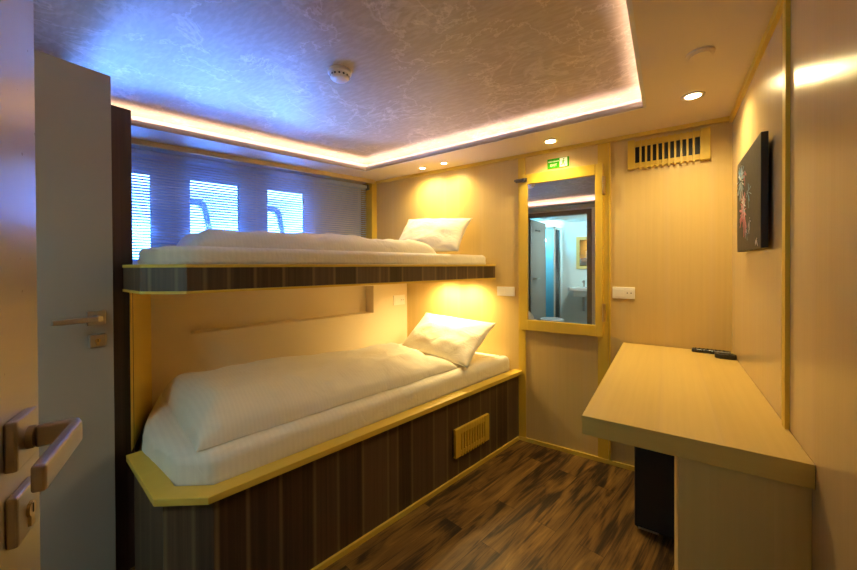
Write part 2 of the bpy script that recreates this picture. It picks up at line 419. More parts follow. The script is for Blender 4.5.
led = obj('led_cove_strip', bm, 'led_strip'); tag(led, 'pinkish white light strip glowing behind the lip of the ceiling coffer', 'light strip')

# trims
bm = BM(); box(bm, (-2.24, XR), (YF-.022, YF), (ZC-.022, ZC)); struct('trim_3', bm, 'yellow_trim_flat')
bm = BM(); box(bm, (XR-.014, XR), (-.2, YF), (ZC-.03, ZC)); struct('trim_4', bm, 'yellow_trim')
bm = BM(); box(bm, (XR-.010, XR), (1.415, 1.448), (.779, ZC)); struct('trim_5', bm, 'yellow_trim')
bm = BM(); prism(bm, [(-2.40, YF), (-2.25, YF), (-2.265, YF-.05), (-2.345, YF-.035)], 1.26, ZC); struct('trim_6', bm, 'yellow_trim')
bm = BM(); frame_box(bm, WO, WU, WN, VZ, (.02, 2.05), (.125, .145), (2.012, ZC)); struct('trim_7', bm, 'maple_side')
bm = BM(); box(bm, (-.888, XR), (YF-.012, YF), (0, .026)); struct('baseboard_far', bm, 'yellow_trim_flat')
bm = BM(); box(bm, (XR-.012, XR), (-.2, 1.2), (0, .03)); struct('baseboard_right', bm, 'yellow_trim_flat')
bm = BM(); box(bm, (-.888, -.836), (YF-.008, YF), (.026, ZC-.022)); struct('trim_8', bm, 'yellow_trim')
bm = BM(); box(bm, (-.367, -.307), (YF-.008, YF), (.026, ZC-.022)); struct('trim_9', bm, 'yellow_trim')
bm = BM(); box(bm, (-.305, -.293), (YF-.012, YF), (.026, ZC-.022)); struct('trim_10', bm, 'yellow_trim')
# bathroom doorway frame
bm = BM()
box(bm, (DX0-.06, DX0), (YB-.07, YB+.015), (0, DZ+.06)); box(bm, (DX1, DX1+.06), (YB-.07, YB+.015), (0, DZ+.06)); box(bm, (DX0, DX1), (YB-.07, YB+.015), (DZ, DZ+.06))
struct('trim_11', bm, 'frame_taupe', bevel=.003)

# windows: glass in a slim frame, outside it the leaning bulwark window
for k, (a, b) in enumerate(WIN):
    bm = BM(); holed(bm, rrect(a, b, WZ0, WZ1, .012, 2), [rrect(a+.010, b-.010, WZ0+.010, WZ1-.010, .02, 4)], W(0, -.12), WU, VZ, -WN, .025)
    w_ = struct('window_%d' % (k+1), bm, 'white_paint', loc=W((a+b)/2, -.03, WZ0))
    bm = BM(); frame_box(bm, WO, WU, WN, VZ, (a+.010, b-.010), (-.136, -.132), (WZ0+.010, WZ1-.010)); obj('pane', bm, 'window_glass', w_)
# outer bulwark with leaning rounded openings
SH = .17
outs = [(.70, 1.60), (1.27, 1.60), (1.80, 1.60)]
holes = []
bm = BM()
hl = []
for s, z in outs:
    hl.append(rrect(s-.06, s+.10, 1.17, 1.745, .045, 6, SH))
holed(bm, [(-.3, 1.13), (3.2, 1.13), (3.2, 1.87), (-.3, 1.87)], hl, W(0, -.40), WU, VZ, -WN, .03)
struct('wall_bulwark', bm, 'hull_white')
for s, z in outs:
    bm = BM(); holed(bm, rrect(s-.105, s+.145, 1.135, 1.795, .065, 6, SH), [rrect(s-.062, s+.102, 1.168, 1.747, .045, 6, SH)], W(0, -.372), WU, VZ, WN, .022)
    g = obj('outer_window_frame', bm, 'rubber', loc=None)
    tag(g, 'leaning dark rounded window frame outside, seen through the blind', 'window frame', 'leaning dark frames outside the windows')

# ------------------------------------------------------------------ venetian blind
bl = thing('venetian_blind', 'long white slatted blind, tinted with daylight blue, pulled down over the cabin windows', 'blind', W(1.0, .04, 1.30))
bm = BM()
z = 1.30
while z < 1.975:
    c = W(0, .045, z); tl = math.radians(27)
    ey = WN*math.cos(tl) + VZ*math.sin(tl); ez = ey.cross(WU).normalized()
    frame_box(bm, Vector((c.x, c.y, z)), WU, ey, ez, (.06, 2.03), (-.0085, .0085), (-.0004, .0004))
    z += .0185
obj('slats', bm, 'blind_slat', bl)
bm = BM(); frame_box(bm, WO, WU, WN, VZ, (.055, 2.035), (.025, .065), (1.975, 2.005)); obj('headrail', bm, 'blind_slat', bl, bevel=.003)
for s in (.14, .55, 1.0, 1.5, 1.95):
    bm = BM(); frame_box(bm, WO, WU, WN, VZ, (s, s+.0018), (.054, .0558), (1.30, 1.98)); obj('ladder_cord', bm, 'white_plastic', bl)
bm = BM(); frame_box(bm, WO, WU, WN, VZ, (.035, .055), (.02, .075), (1.965, 2.01)); obj('end_bracket', bm, 'steel_dark', bl, bevel=.003, label='dark metal end bracket')

# ------------------------------------------------------------------ lower bunk
ZB = .502
def fp(x0, y): return (bx(x0, y), y)
lb = thing('lower_bunk', 'built-in lower bunk base in dark striped veneer with yellow wood rim', 'bunk bed', (-1.5, 1.5, 0))
bm = BM()
base = [(bx(-.892, YF-.002), YF-.002), fp(-.892, .585), (-1.392, .484), (-1.79, .525), (-1.845, .556), (bx(-1.885, .72)+.01, .72), (bx(-1.885, YF)+.0, YF-.002)]
prism(bm, base, 0, ZB-.026); obj('base_panel', bm, 'dark_veneer', lb)
rim_o = [(bx(-.860, YF-.002), YF-.002), (-1.241, .557), (-1.379, .454), (-1.798, .502)]
rim_i = [(bx(-.928, YF-.002), YF-.002), (-1.300, .600), (-1.402, .524), (-1.790, .570)]
bm = BM()
for i in range(3): prism(bm, [rim_o[i], rim_o[i+1], rim_i[i+1], rim_i[i]], ZB-.026, ZB)
bmesh.ops.remove_doubles(bm, verts=bm.verts, dist=1e-5)
obj('rim', bm, 'yellow_trim_flat', lb, bevel=.003)
bm = BM(); prism(bm, [(bx(-.880, YF-.014), YF-.014), fp(-.880, .60), fp(-.892, .60), (bx(-.892, YF-.014), YF-.014)], 0, .024); obj('toe_trim', bm, 'yellow_trim_flat', lb)
bm = BM(); prism(bm, [(-1.812, .524), (-2.232, .733), (-2.245, .715), (-1.838, .5305)], ZB, 1.153); obj('end_panel', bm, 'yellow_trim', lb, label='plain yellow wood panel at the foot end')
# grille in the base
GO = Vector((bx(-.892, 1.785), 1.785, 0)); GU = Vector((math.sin(A11), math.cos(A11), 0))
gr = BM(); frame_box(gr, GO, GU, BN, VZ, (0, .328), (.0005, .004), (.140, .305))
g0 = obj('vent_grille', gr, 'slot_dark', lb)
bm = BM()
frame_box(bm, GO, GU, BN, VZ, (0, .050), (.004, .022), (.140, .305)); frame_box(bm, GO, GU, BN, VZ, (.285, .330), (.004, .022), (.140, .305))
frame_box(bm, GO, GU, BN, VZ, (.050, .285), (.004, .019), (.268, .305)); frame_box(bm, GO, GU, BN, VZ, (.050, .285), (.004, .019), (.146, .172))
obj('grille_frame', bm, 'yellow_trim', g0, bevel=.001)
for i in range(9):
    bm = BM(); s = .050+.0255*(i+.5)+.003
    frame_box(bm, GO, GU, BN, VZ, (s-.007, s+.007), (.004, .021), (.136, .300)); obj('slat', bm, 'yellow_trim', g0)

def mattress(name, poly, z0, z1, r, label):
    """soft edged mattress in its sheet from a plan outline"""
    bm = BM(); P = [Vector((x, y, 0)) for x, y in poly]
    ar = sum(P[i].x*P[(i+1) % len(P)].y-P[(i+1) % len(P)].x*P[i].y for i in range(len(P)))
    if ar < 0: P = P[::-1]
    # resample outline
    out = []
    for i in range(len(P)):
        a, b = P[i], P[(i+1) % len(P)]; n = max(1, int((b-a).length/.03))
        out += [a.lerp(b, k/n) for k in range(n)]
    c = sum(out, Vector())/len(out)
    N = len(out); nor = []
    for i in range(N):
        t = (out[(i+1) % N]-out[i-1]).normalized(); nor.append(Vector((t.y, -t.x, 0)))
    for _ in range(3): nor = [(nor[i-1]+nor[i]*2+nor[(i+1) % N]).normalized() for i in range(N)]
    rings = []
    prof = [(0, 0), (-.004, .25), (.0, .5), (.0, .68)] + [(r-r*math.cos(t), .68+.32*math.sin(t)) for t in (0.4, .8, 1.2, 1.57)]
    for inset, zf in prof:
        ringv = []
        for i, p in enumerate(out):
            wv = noise.noise(Vector((p.x*9, p.y*9, zf*1.5)))*.006 + noise.noise(Vector((p.x*30, p.y*30, zf*3)))*.0025
            q = p - nor[i]*(inset + abs(wv)*(1.0 if 0 < zf < .95 else .3))
            ringv.append(bm.verts.new((q.x, q.y, z0+(z1-z0)*zf)))
        rings.append(ringv)
    for f_ in (.93, .8, .6, .3):
        last = []
        for i, p in enumerate(out):
            q = c.lerp(p - nor[i]*r, f_); last.append(bm.verts.new((q.x, q.y, z1+noise.noise(Vector((q.x*6, q.y*6, 1)))*.004)))
        rings.append(last)
    for a, b in zip(rings, rings[1:]):
        for i in range(N): bm.faces.new((a[i], a[(i+1) % N], b[(i+1) % N], b[i]))
    bm.faces.new(rings[0][::-1]); bm.faces.new(rings[-1])
    o = obj(name, bm, 'sheet', smooth=True, loc=(c.x, c.y, z0))
    tag(o, label, 'mattress'); return o
mattress('mattress', [(bx(-.945, 2.47), 2.47), (-1.302, .600), (-1.405, .530), (-1.785, .552), (-1.95, .617), (-2.205, .752), (bx(-1.875, 2.47), 2.47)], ZB-.0255, .605, .055,
         'lower bunk mattress in a white fitted sheet, set inside the rim')

def duvet(name, P00, P10, P11, P01, z, T, label, seed, nu=90, nv=44, pw=2.2, wr=.012, sag=0, head=None):
    """folded duvet: soft slab over the quad P00(foot,front) P10(head,front) P11(head,back) P01(foot,back)"""
    bm = BM(); rows = []
    P = [Vector((*p, 0)) for p in (P00, P10, P11, P01)]
    def pos(u, v):
        a = P[0].lerp(P[1], u); b = P[3].lerp(P[2], u); return a.lerp(b, v)
    def prof(t, k, lo):   # rounded edge
        t = min(t, 1-t); t = min(t/k, 1); return (1-(1-t)**pw)**(1/pw)
    for i in range(nu+1):
        u = i/nu; row = []
        for j in range(nv+1):
            v = j/nv
            # cosine spacing near edges
            uu_ = .5-.5*math.cos(math.pi*u); vv_ = .5-.5*math.cos(math.pi*v)
            uu_ = .5*u+.5*uu_; vv_ = .4*v+.6*vv_
            p = pos(uu_, vv_)
            Tu = T[0]+(T[1]-T[0])*uu_
            e = prof(vv_, .30, 0)*prof(uu_, .09, 0)
            h = Tu*e
            q = Vector((p.x*4+seed, p.y*2.2, seed))
            h += e*(noise.noise(q)*wr*1.6 + noise.noise(q*2.7)*wr*.9 + (1-abs(noise.noise(Vector((p.x*7+p.y*3, p.y*5-p.x*4, seed+3)))*2))*wr*.7)
            if head: h += head(uu_, vv_)*e
            wob = noise.noise(Vector((p.x*5, p.y*5, seed+9)))*.012
            row.append(bm.verts.new((p.x+wob, p.y+wob*.5, z+max(h, 0))))
        rows.append(row)
    for i in range(nu):
        for j in range(nv): bm.faces.new((rows[i][j], rows[i+1][j], rows[i+1][j+1], rows[i][j+1]))
    rim = [rows[i][0] for i in range(nu+1)]+[rows[nu][j] for j in range(1, nv+1)]+[rows[i][nv] for i in range(nu-1, -1, -1)]+[rows[0][j] for j in range(nv-1, 0, -1)]
    low = [bm.verts.new((v.co.x, v.co.y, z-.001)) for v in rim]
    for i in range(len(rim)): bm.faces.new((rim[i], low[i], low[(i+1) % len(rim)], rim[(i+1) % len(rim)]))
    bm.faces.new(low)
    c = pos(.5, .5)
    o = obj(name, bm, 'linen', smooth=True, loc=(c.x, c.y, z))
    tag(o, label, 'duvet'); return o
duvet('folded_duvet', (-1.365, .575), (bx(-1.0, 1.97), 1.97), (bx(-1.74, 2.08), 2.08), (-2.12, .74), .609, (.135, .075),
      'thick white striped duvet folded lengthwise on the lower bunk', 4.2, wr=.015)

def pillow(name, BL, BR, TR, TL, th, label, nrm_hint, seed, lift=0):
    BL, BR, TR, TL = map(Vector, (BL, BR, TR, TL)); n = (BR-BL).cross(TL-BL).normalized()
    if n.dot(Vector(nrm_hint)) < 0: n = -n
    bm = BM(); N = 36; fr = {}; bk = {}
    for side, d in ((1, fr), (-1, bk)):
        for i in range(N+1):
            for j in range(N+1):
                if side == -1 and (i in (0, N) or j in (0, N)): d[i, j] = fr[i, j]; continue
                u, v = i/N, j/N; a, b = 2*u-1, 2*v-1
                # pull the edge middles in, leave the corners pointed
                uu_ = .5+(a*(1-.055*(1-b*b)*abs(a)))/2; vv_ = .5+(b*(1-.07*(1-a*a)*abs(b)))/2
                p = BL.lerp(BR, uu_).lerp(TL.lerp(TR, uu_), vv_)
                t = (max(0, (1-a*a))**.55)*(max(0, (1-b*b))**.55)
                w = noise.noise(Vector((a*2.2+seed, b*2.2, seed)))*.010+noise.noise(Vector((a*6, b*3+seed, 2)))*.004
                t2 = th/2*t + w*min(1, t*2)
                d[i, j] = bm.verts.new(p+n*side*t2)
    for d, flip in ((fr, 0), (bk, 1)):
        for i in range(N):
            for j in range(N):
                f = [d[i, j], d[i+1, j], d[i+1, j+1], d[i, j+1]]
                bm.faces.new(f[::-1] if flip else f)
    o = obj(name, bm, 'linen', smooth=True, loc=((BL+BR)/2))
    tag(o, label, 'pillow'); return o
pillow('pillow', (-1.730, 2.17, .625), (-1.030, 1.965, .622), (-1.000, 2.36, .848), (-1.652, 2.425, .874), .15,
       'plump white pillow leaning against the far wall on the lower bunk', (0, -1, .6), 1.7)

# ------------------------------------------------------------------ upper bunk
UZ0, UZ1 = 1.155, 1.263
ub = thing('upper_bunk', 'upper bunk shelf with dark striped veneer front and yellow edging', 'bunk bed', (-1.7, 1.5, UZ0))
uo = [(-1.070, YF-.002), (-1.448, .585), (-1.585, .490), (-1.842, .512)]
back = [(W(1.95, .012).x, W(1.95, .012).y), (W(.04, .012).x, W(.04, .012).y)]
def off(poly, d):
    return [(x-d*.98, y+d*.35) if i else (x-d, y) for i, (x, y) in enumerate(poly)]
ui = [(-1.110, YF-.002), (-1.480, .610), (-1.597, .528), (-1.842, .550)]
bm = BM(); prism(bm, uo+[(-2.25, .73), (-2.80, .78)]+[(-2.355, YF-.04), (-2.22, YF-.04)][:0]+[(W(.10, .012).x, W(.10, .012).y), (-2.2, YF-.05), (-2.2, YF-.002)], UZ0+.008, UZ1-.010)
bmesh.ops.remove_doubles(bm, verts=bm.verts, dist=1e-5)
obj('deck', bm, 'dark_veneer', ub)
bm = BM()
uo2 = [(x+.006 if i == 0 else x+.004, y-(0 if i == 0 else .004)) for i, (x, y) in enumerate(uo)]
for i in range(3): prism(bm, [uo2[i], uo2[i+1], ui[i+1], ui[i]], UZ1-.012, UZ1)
bmesh.ops.remove_doubles(bm, verts=bm.verts, dist=1e-5); obj('top_edging', bm, 'yellow_trim_flat', ub, bevel=.002)
bm = BM()
for i in range(3): prism(bm, [uo2[i], uo2[i+1], ui[i+1], ui[i]], UZ0, UZ0+.010)
bmesh.ops.remove_doubles(bm, verts=bm.verts, dist=1e-5); obj('bottom_edging', bm, 'yellow_trim_flat', ub)
bm = BM(); prism(bm, [(-1.118, YF-.004), (-1.486, .62), (-1.60, .54), (-1.842, .56), (bx(-1.885, .76), .76), (bx(-1.885, YF), YF-.004)], UZ0+.002, UZ0+.008); obj('underside', bm, 'cream_wall', ub)
mattress('mattress', [(-1.130, 2.46), (bx(-1.130, .63), .63), (-1.60, .545), (-1.843, .562), (-2.04, .655), (-2.34, .80), (-2.0, 2.46)], UZ1-.006, 1.335, .035,
         'upper bunk mattress in a white fitted sheet below the windows')
duvet('folded_duvet', (-1.60, .68), (bx(-1.255, 2.10), 2.10), (bx(-1.74, 2.16), 2.16), (-2.27, .85), 1.338, (.085, .105),
      'white duvet spread flat along the upper bunk under the blind', 8.6, wr=.015)
pillow('pillow', (-1.80, 2.16, 1.36), (-1.165, 2.10, 1.352), (-1.21, 2.40, 1.612), (-1.825, 2.42, 1.655), .14,
       'white pillow propped up at the head of the upper bunk', (0, -1, .6), 5.3)

# ------------------------------------------------------------------ dark wardrobe behind the open door
wd = thing('wardrobe', 'tall dark striped wardrobe side at the foot of the bunks', 'wardrobe', (-2.3, .15, 0))
bm = BM(); prism(bm, [(-1.852, .547), (-1.852, -.235), (-2.80, -.235), (-2.80, .547)], 0, 1.907); obj('body', bm, 'dark_side', wd, bevel=.003)
bm = BM(); box(bm, (-1.853, -1.848), (.468, .474), (1.09, 1.125)); obj('strike_plate', bm, 'brass', wd, label='small brass strike plate')

# ------------------------------------------------------------------ doors
def lever(parent, base, out, side, length, mat='steel', w=.024, d=.014, neck=.052, plate=.054):
    """square rose, neck and flat lever that returns along 'side'; 'out' is the door's normal"""
    out = Vector(out).normalized(); side = Vector(side).normalized(); base = Vector(base)
    h = BM(); frame_box(h, base, side, out, VZ, (-plate/2, plate/2), (0, .011), (-plate/2, plate/2)); hd = obj('lever_handle', h, mat, parent, bevel=.0025, seg=2)
    b = BM(); cyl(b, base+out*.011, out, .0125, .006, 24); obj('collar', b, mat, hd)
    b = BM(); sweep(b, [base+out*.017, base+out*(neck-.004), base+out*neck+side*.010, base+out*(neck+.002)+side*length], d, w, VZ)
    obj('lever', b, mat, hd, bevel=.003, seg=3)
    return hd
def lockplate(parent, base, out, side, mat='steel', plate=.054):
    out = Vector(out).normalized(); side = Vector(side).normalized(); base = Vector(base)
    h = BM(); frame_box(h, base, side, out, VZ, (-plate/2, plate/2), (0, .010), (-plate/2, plate/2)); lk = obj('lock_plate', h, mat, parent, bevel=.0025)
    b = BM(); cyl(b, base+out*.010, out, .0085, .003, 20); frame_box(b, base, side, out, VZ, (-.0045, .0045), (.010, .013), (-.018, 0)); obj('cylinder', b, 'brass', lk)
    b = BM(); frame_box(b, base, side, out, VZ, (-.001, .001), (.0131, .0136), (-.004, .006)); obj('keyhole', b, 'slot_dark', lk)
def leaf(name, edge, hinge, zt, th, mat, label, handle_z, lock_z, setb, face):
    """door leaf between its free edge and its hinge; 'face' picks the side that carries the lever"""
    e = Vector((*edge, 0)); h = Vector((*hinge, 0)); d = (h-e).normalized(); n = Vector((-d.y, d.x, 0))
    if n.dot(Vector(face)) < 0: n = -n
    L = (h-e).length
    t = thing(name, label, 'door', h)
    bm = BM(); frame_box(bm, e, d, n, VZ, (0, L), (-th, 0), (.008, zt)); obj('leaf', bm, mat, t, bevel=.0015)
    return t, e, d, n, L
t2, e, d, n, L = leaf('cabin_door', (-1.805, .470), (-1.780, -.225), 2.0, .038, 'door_grey',
                      'open plain grey door standing in front of the dark wardrobe', 1.07, .95, .05, (1, 0, 0))
lever(t2, e+d*.052+VZ*1.062, n, d, .130, w=.020)
lockplate(t2, e+d*.050+VZ*.975, n, d, plate=.048)
bm = BM(); c = e+d*.235+VZ*1.775
lathe(bm, c, n, [(.020, 0), (.020, .006), (.006, .008), (.006, .03), (.012, .036), (.012, .042), (0, .044)], 20); obj('coat_hook', bm, 'steel', t2, smooth=False)
for zz in (.25, 1.7):
    bm = BM(); cyl(bm, Vector((-1.772, -.222, zz)), VZ, .007, .08, 14); obj('hinge', bm, 'steel', t2)
t1, e, d, n, L = leaf('entrance_door', (-.660, .098), (-.035, -.195), 2.0, .040, 'door_cream',
                      'near pale beige door standing ajar at the left, large steel lever', 1.05, .94, .06, (.3, 1, 0))
lever(t1, e+d*.064+VZ*1.060, n, d, .120, w=.025, d=.011, neck=.052)
lockplate(t1, e+d*.062+VZ*.978, n, d)

# ------------------------------------------------------------------ mirrored hatch door on the far wall
YM = YF-.008
md_ = thing('mirror_cabinet_door', 'yellow wood framed mirror door on the far wall below the exit sign', 'mirror', (-.6, YF, .80))
mx0, mx1, mz0, mz1 = -.816, -.379, .872, 1.826
bm = BM()
box(bm, (-.874, mx0), (YM-.022, YM), (.80, 1.895)); box(bm, (mx1, -.335), (YM-.022, YM), (.80, 1.895))
box(bm, (mx0, mx1), (YM-.024, YM), (.80, mz0)); box(bm, (mx0, mx1), (YM-.024, YM), (mz1, 1.895))
obj('frame', bm, 'yellow_trim', md_, bevel=.002)
bm = BM(); box(bm, (mx0, mx1), (YM-.010, YM-.002), (mz0, mz1)); obj('mirror_glass', bm, 'mirror', md_)
bm = BM()
box(bm, (-.895, -.815), (YM-.036, YM-.022), (1.842, 1.868)); cyl(bm, (-.90, YM-.044, 1.855), VX, .008, .05, 14); cyl(bm, (-.835, YM-.05, 1.855), (0, 1, 0), .011, .02, 14)
obj('latch', bm, 'steel_dark', md_, bevel=.002, label='dark metal latch')
for z0 in (1.70, .90):
    bm = BM(); box(bm, (-.338, -.322), (YM-.03, YM), (z0, z0+.11)); cyl(bm, (-.330, YM-.032, z0), VZ, .006, .11, 12); obj('hinge', bm, 'brass', md_)

# green exit sign
sg = thing('exit_sign', 'small green and white exit sign above the mirror door', 'sign', (-.61, YF, 1.915))
bm = BM(); box(bm, (-.682, -.541), (YF-.006, YF), (1.915, 1.980)); obj('plate', bm, 'sign_green', sg)
bm = BM(); box(bm, (-.600, -.552), (YF-.0075, YF-.0062), (1.918, 1.977)); obj('pictogram_panel', bm, 'sign_white', sg)
def text(body, loc, size, mat, parent, name='lettering', rot=(math.pi/2, 0, 0)):
    cu = bpy.data.curves.new(name, 'FONT'); cu.body = body; cu.size = size; cu.extrude = .0003; cu.align_x = 'CENTER'; cu.align_y = 'CENTER'; cu.offset = size*.02
    to = bpy.data.objects.new('tmp', cu); COL.objects.link(to)
    dg = bpy.context.evaluated_depsgraph_get(); me = bpy.data.meshes.new_from_object(to.evaluated_get(dg))
    COL.objects.unlink(to); bpy.data.objects.remove(to)
    o = bpy.data.objects.new(name, me); COL.objects.link(o); me.materials.clear(); me.materials.append(MATS[mat])
    o.parent = parent; o.location = Vector(loc)-origin(parent); o.rotation_euler = rot; return o
text('EMERGENCY', (-.641, YF-.0064, 1.960), .0125, 'sign_white', sg)
text('EXIT', (-.641, YF-.0064, 1.935), .022, 'sign_white', sg)
bm = BM()
FX, FZ = -.576, 1.947
def bar2(bm, a, b, w):
    a = Vector((FX+a[0], YF-.0078, FZ+a[1])); b = Vector((FX+b[0], YF-.0078, FZ+b[1])); sweep(bm, [a, b], .0008, w, (b-a).cross(VY)) if False else None
    dv = (b-a).normalized(); nv = dv.cross(VY)
    hexa(bm, [a-nv*w/2, b-nv*w/2, b-nv*w/2-VY*.0008, a-nv*w/2-VY*.0008], [a+nv*w/2, b+nv*w/2, b+nv*w/2-VY*.0008, a+nv*w/2-VY*.0008])
bar2(bm, (0, .012), (-.003, -.004), .009); bar2(bm, (-.003, -.004), (.006, -.012), .005); bar2(bm, (.006, -.012), (.005, -.024), .004)
bar2(bm, (-.004, -.004), (-.007, -.014), .005); bar2(bm, (-.007, -.014), (-.016, -.016), .004); bar2(bm, (.001, .011), (.011, .004), .0035); bar2(bm, (0, .011), (-.010, .006), .0035)
cyl(bm, (FX+.002, YF-.0078, FZ+.020), (0, -1, 0), .0048, .0008, 16)
obj('running_figure', bm, 'sign_green', sg)

# ventilation grille high on the far wall
vg = thing('wall_vent', 'slatted yellow wood air vent high on the far wall', 'vent', (0, YF, 1.83))
bm = BM(); box(bm, (-.17, .17), (YF-.005, YF), (1.85, 1.99)); obj('backing', bm, 'black_matte', vg)
bm = BM(); box(bm, (-.165, .165), (YF-.016, YF), (1.965, 1.998)); box(bm, (-.165, .165), (YF-.016, YF), (1.838, 1.868))
box(bm, (-.198, -.160), (YF-.028, YF), (1.832, 2.004)); box(bm, (.152, .197), (YF-.028, YF), (1.832, 2.004)); obj('frame', bm, 'yellow_trim', vg, bevel=.001)
for i in range(10):
    x = -.160+.312*(i+1)/11
    if True:
        bm = BM(); box(bm, (x-.0050, x+.0050), (YF-.026, YF-.006), (1.828, 2.0)); obj('slat', bm, 'yellow_trim', vg)

# sockets and switches
def socket(name, label, o, ex, n, w, h, kind, group=None):
    t = thing(name, label, 'socket' if 'socket' in name else 'switch', o, group)
    bm = BM(); frame_box(bm, o, ex, n, VZ, (-w/2, w/2), (0, .010), (-h/2, h/2)); obj('plate', bm, 'white_plastic', t, bevel=.003)
    if kind == 'rocker2':
        for s in (-.5, .5):
            bm = BM(); frame_box(bm, o, ex, n, VZ, (s*w*.44-w*.19, s*w*.44+w*.19), (.010, .0125), (-h*.32, h*.32)); obj('rocker', bm, 'white_plastic', t, bevel=.0015)
    else:
        bm = BM(); frame_box(bm, o, ex, n, VZ, (-w*.40, w*.02), (.010, .0125), (-h*.32, h*.32)); obj('rocker', bm, 'white_plastic', t, bevel=.0015)
        bm = BM(); frame_box(bm, o, ex, n, VZ, (w*.10, w*.40), (.010, .0115), (-h*.30, h*.30)); ins = obj('outlet', bm, 'white_plastic', t, bevel=.001)
        for s in (-1, 1):
            bm = BM(); c = o+ex*(w*.25+s*.010)+n*.0116; cyl(bm, c, n, .0035, .0006, 12); obj('hole', bm, 'slot_dark', ins)
socket('light_switch', 'white double switch plate beside the head of the bunks', Vector((-.985, YF, 1.066)), VX, -VY, .135, .068, 'rocker2')
socket('wall_socket', 'white socket plate right of the mirror door above the desk', Vector((-.222, YF, 1.083)), VX, -VY, .122, .072, 'mix')
socket('wall_socket', 'small white socket plate on the cream wall behind the lower bunk', B(.095, 0, .965), -BU, BN, .125, .085, 'mix')

# ------------------------------------------------------------------ downlights, detector, speaker
WARM = (1, .74, .31)
def downlight(x, y, z, label, group, power, r=.034, spot=True, size=2.2):
    t = thing('downlight', label, 'ceiling light', (x, y, z), group)
    bm = BM(); lathe(bm, (x, y, z), (0, 0, -1), [(r*1.35, 0), (r*1.35, .003), (r*1.0, .005), (r*.92, .002)], 36); obj('bezel', bm, 'white_plastic', t, smooth=True)
    bm = BM(); cyl(bm, (x, y, z-.0032), (0, 0, 1), r*.88, .002, 28); obj('lamp_disc', bm, 'led_warm', t)
    lamp('downlight_beam', 'SPOT', (x, y, z-.012), power, WARM, aim=(x, y, 0), spot_size=size, spot_blend=.9, shadow_soft_size=.03)
    return t
DG = 'recessed downlights in the soffit'
downlight(-1.636, 2.361, ZC, 'small recessed downlight over the bunk head, nearer the windows', DG, 17, .024, size=2.75)
downlight(-1.421, 2.341, ZC, 'small recessed downlight over the bunk head, nearer the exit sign', DG, 17, .024, size=2.75)
downlight(-.615, 2.317, ZC, 'recessed downlight directly above the green exit sign', DG, 18, size=2.6)
downlight(.101, 2.08, ZC, 'recessed downlight in the right soffit in front of the wall vent', DG, 25, size=2.8)
for (x, y), lb_ in zip(((-1.46, 2.37), (-1.26, 2.37)), ('reading light under the upper bunk, nearer the windows', 'reading light under the upper bunk, nearer the mirror door')):
    downlight(x, y, UZ0+.002, 'small round '+lb_, 'reading lights under the upper bunk', 19, .022, size=2.9)

sd = thing('smoke_detector', 'white dome smoke detector on the wallpapered ceiling', 'smoke detector', (-1.235, 1.125, ZR))
bm = BM(); lathe(bm, (-1.235, 1.125, ZR), (0, 0, -1), [(.052, 0), (.052, .012), (.046, .016)], 40); obj('base', bm, 'white_plastic', sd, smooth=False)
bm = BM(); lathe(bm, (-1.235, 1.125, ZR-.016), (0, 0, -1), [(.043, 0), (.042, .014), (.034, .022), (.018, .026), (0, .027)], 40); hd = obj('dome', bm, 'white_plastic', sd, smooth=False)
for a in range(-70, 290, 26):
    bm = BM(); dv = Vector((math.cos(math.radians(a)), math.sin(math.radians(a)), 0)); cyl(bm, Vector((-1.235, 1.125, ZR-.025))+dv*.042, dv, .0045, .0015, 10); obj('vent_hole', bm, 'slot_dark', hd)
sp = thing('ceiling_speaker', 'flat round cover plate in the right soffit', 'ceiling plate', (.103, 1.683, ZC))
bm = BM(); lathe(bm, (.103, 1.683, ZC), (0, 0, -1), [(.045, 0), (.045, .006), (.041, .009)], 44); obj('rim', bm, 'soffit_paint', sp, smooth=False)
bm = BM(); lathe(bm, (.103, 1.683, ZC-.009), (0, 0, -1), [(.036, 0), (.034, .003)], 44); obj('cover', bm, 'soffit_paint', sp)

# ------------------------------------------------------------------ canvas picture on the right wall
pc = thing('canvas_picture', 'square black canvas with a colourful firework burst on the right wall', 'picture', (XR, 1.82, 1.30))
px0 = .260
bm = BM(); box(bm, (px0, .2795), (1.607, 2.085), (1.308, 1.695)); obj('canvas', bm, 'canvas_black', pc, bevel=.002)
bm = BM(); box(bm, (.280, XR-.0005), (1.70, 2.0), (1.60, 1.64)); obj('hanging_bar', bm, 'black_matte', pc)
rng = random.Random(5)
def burst(bm, cy, cz, r, n, w):
    for i in range(n):
        a = rng.uniform(0, 2*math.pi); q = r*rng.uniform(.35, 1); r0_ = r*rng.uniform(.05, .3)
        dy, dz = math.cos(a), math.sin(a)
        p = Vector((px0-.0004, cy+dy*r0_, cz+dz*r0_)); e_ = Vector((px0-.0004, cy+dy*q, cz+dz*q-.02*(q/r)**2)); nv = Vector((0, -dz, dy))
        hexa(bm, [p-nv*w*.3, e_-nv*w, e_-nv*w-VX*.0006, p-nv*w*.3-VX*.0006], [p+nv*w*.3, e_+nv*w, e_+nv*w-VX*.0006, p+nv*w*.3-VX*.0006])
for m_, a in (('fw_pink', (1.92, 1.47, .10, 34, .0026)), ('fw_pink', (1.90, 1.62, .035, 12, .002)), ('fw_white', (1.93, 1.495, .06, 30, .002)),
              ('fw_white', (1.98, 1.60, .09, 26, .0020)), ('fw_white', (1.80, 1.42, .035, 12, .0014)), ('fw_white', (1.67, 1.34, .025, 9, .0014)),
              ('fw_blue', (1.99, 1.61, .10, 34, .0022)), ('fw_blue', (1.82, 1.53, .06, 16, .0018)), ('fw_blue', (1.86, 1.38, .035, 12, .0016))):
    bm = BM(); burst(bm, *a); obj('firework_burst', bm, m_, pc)

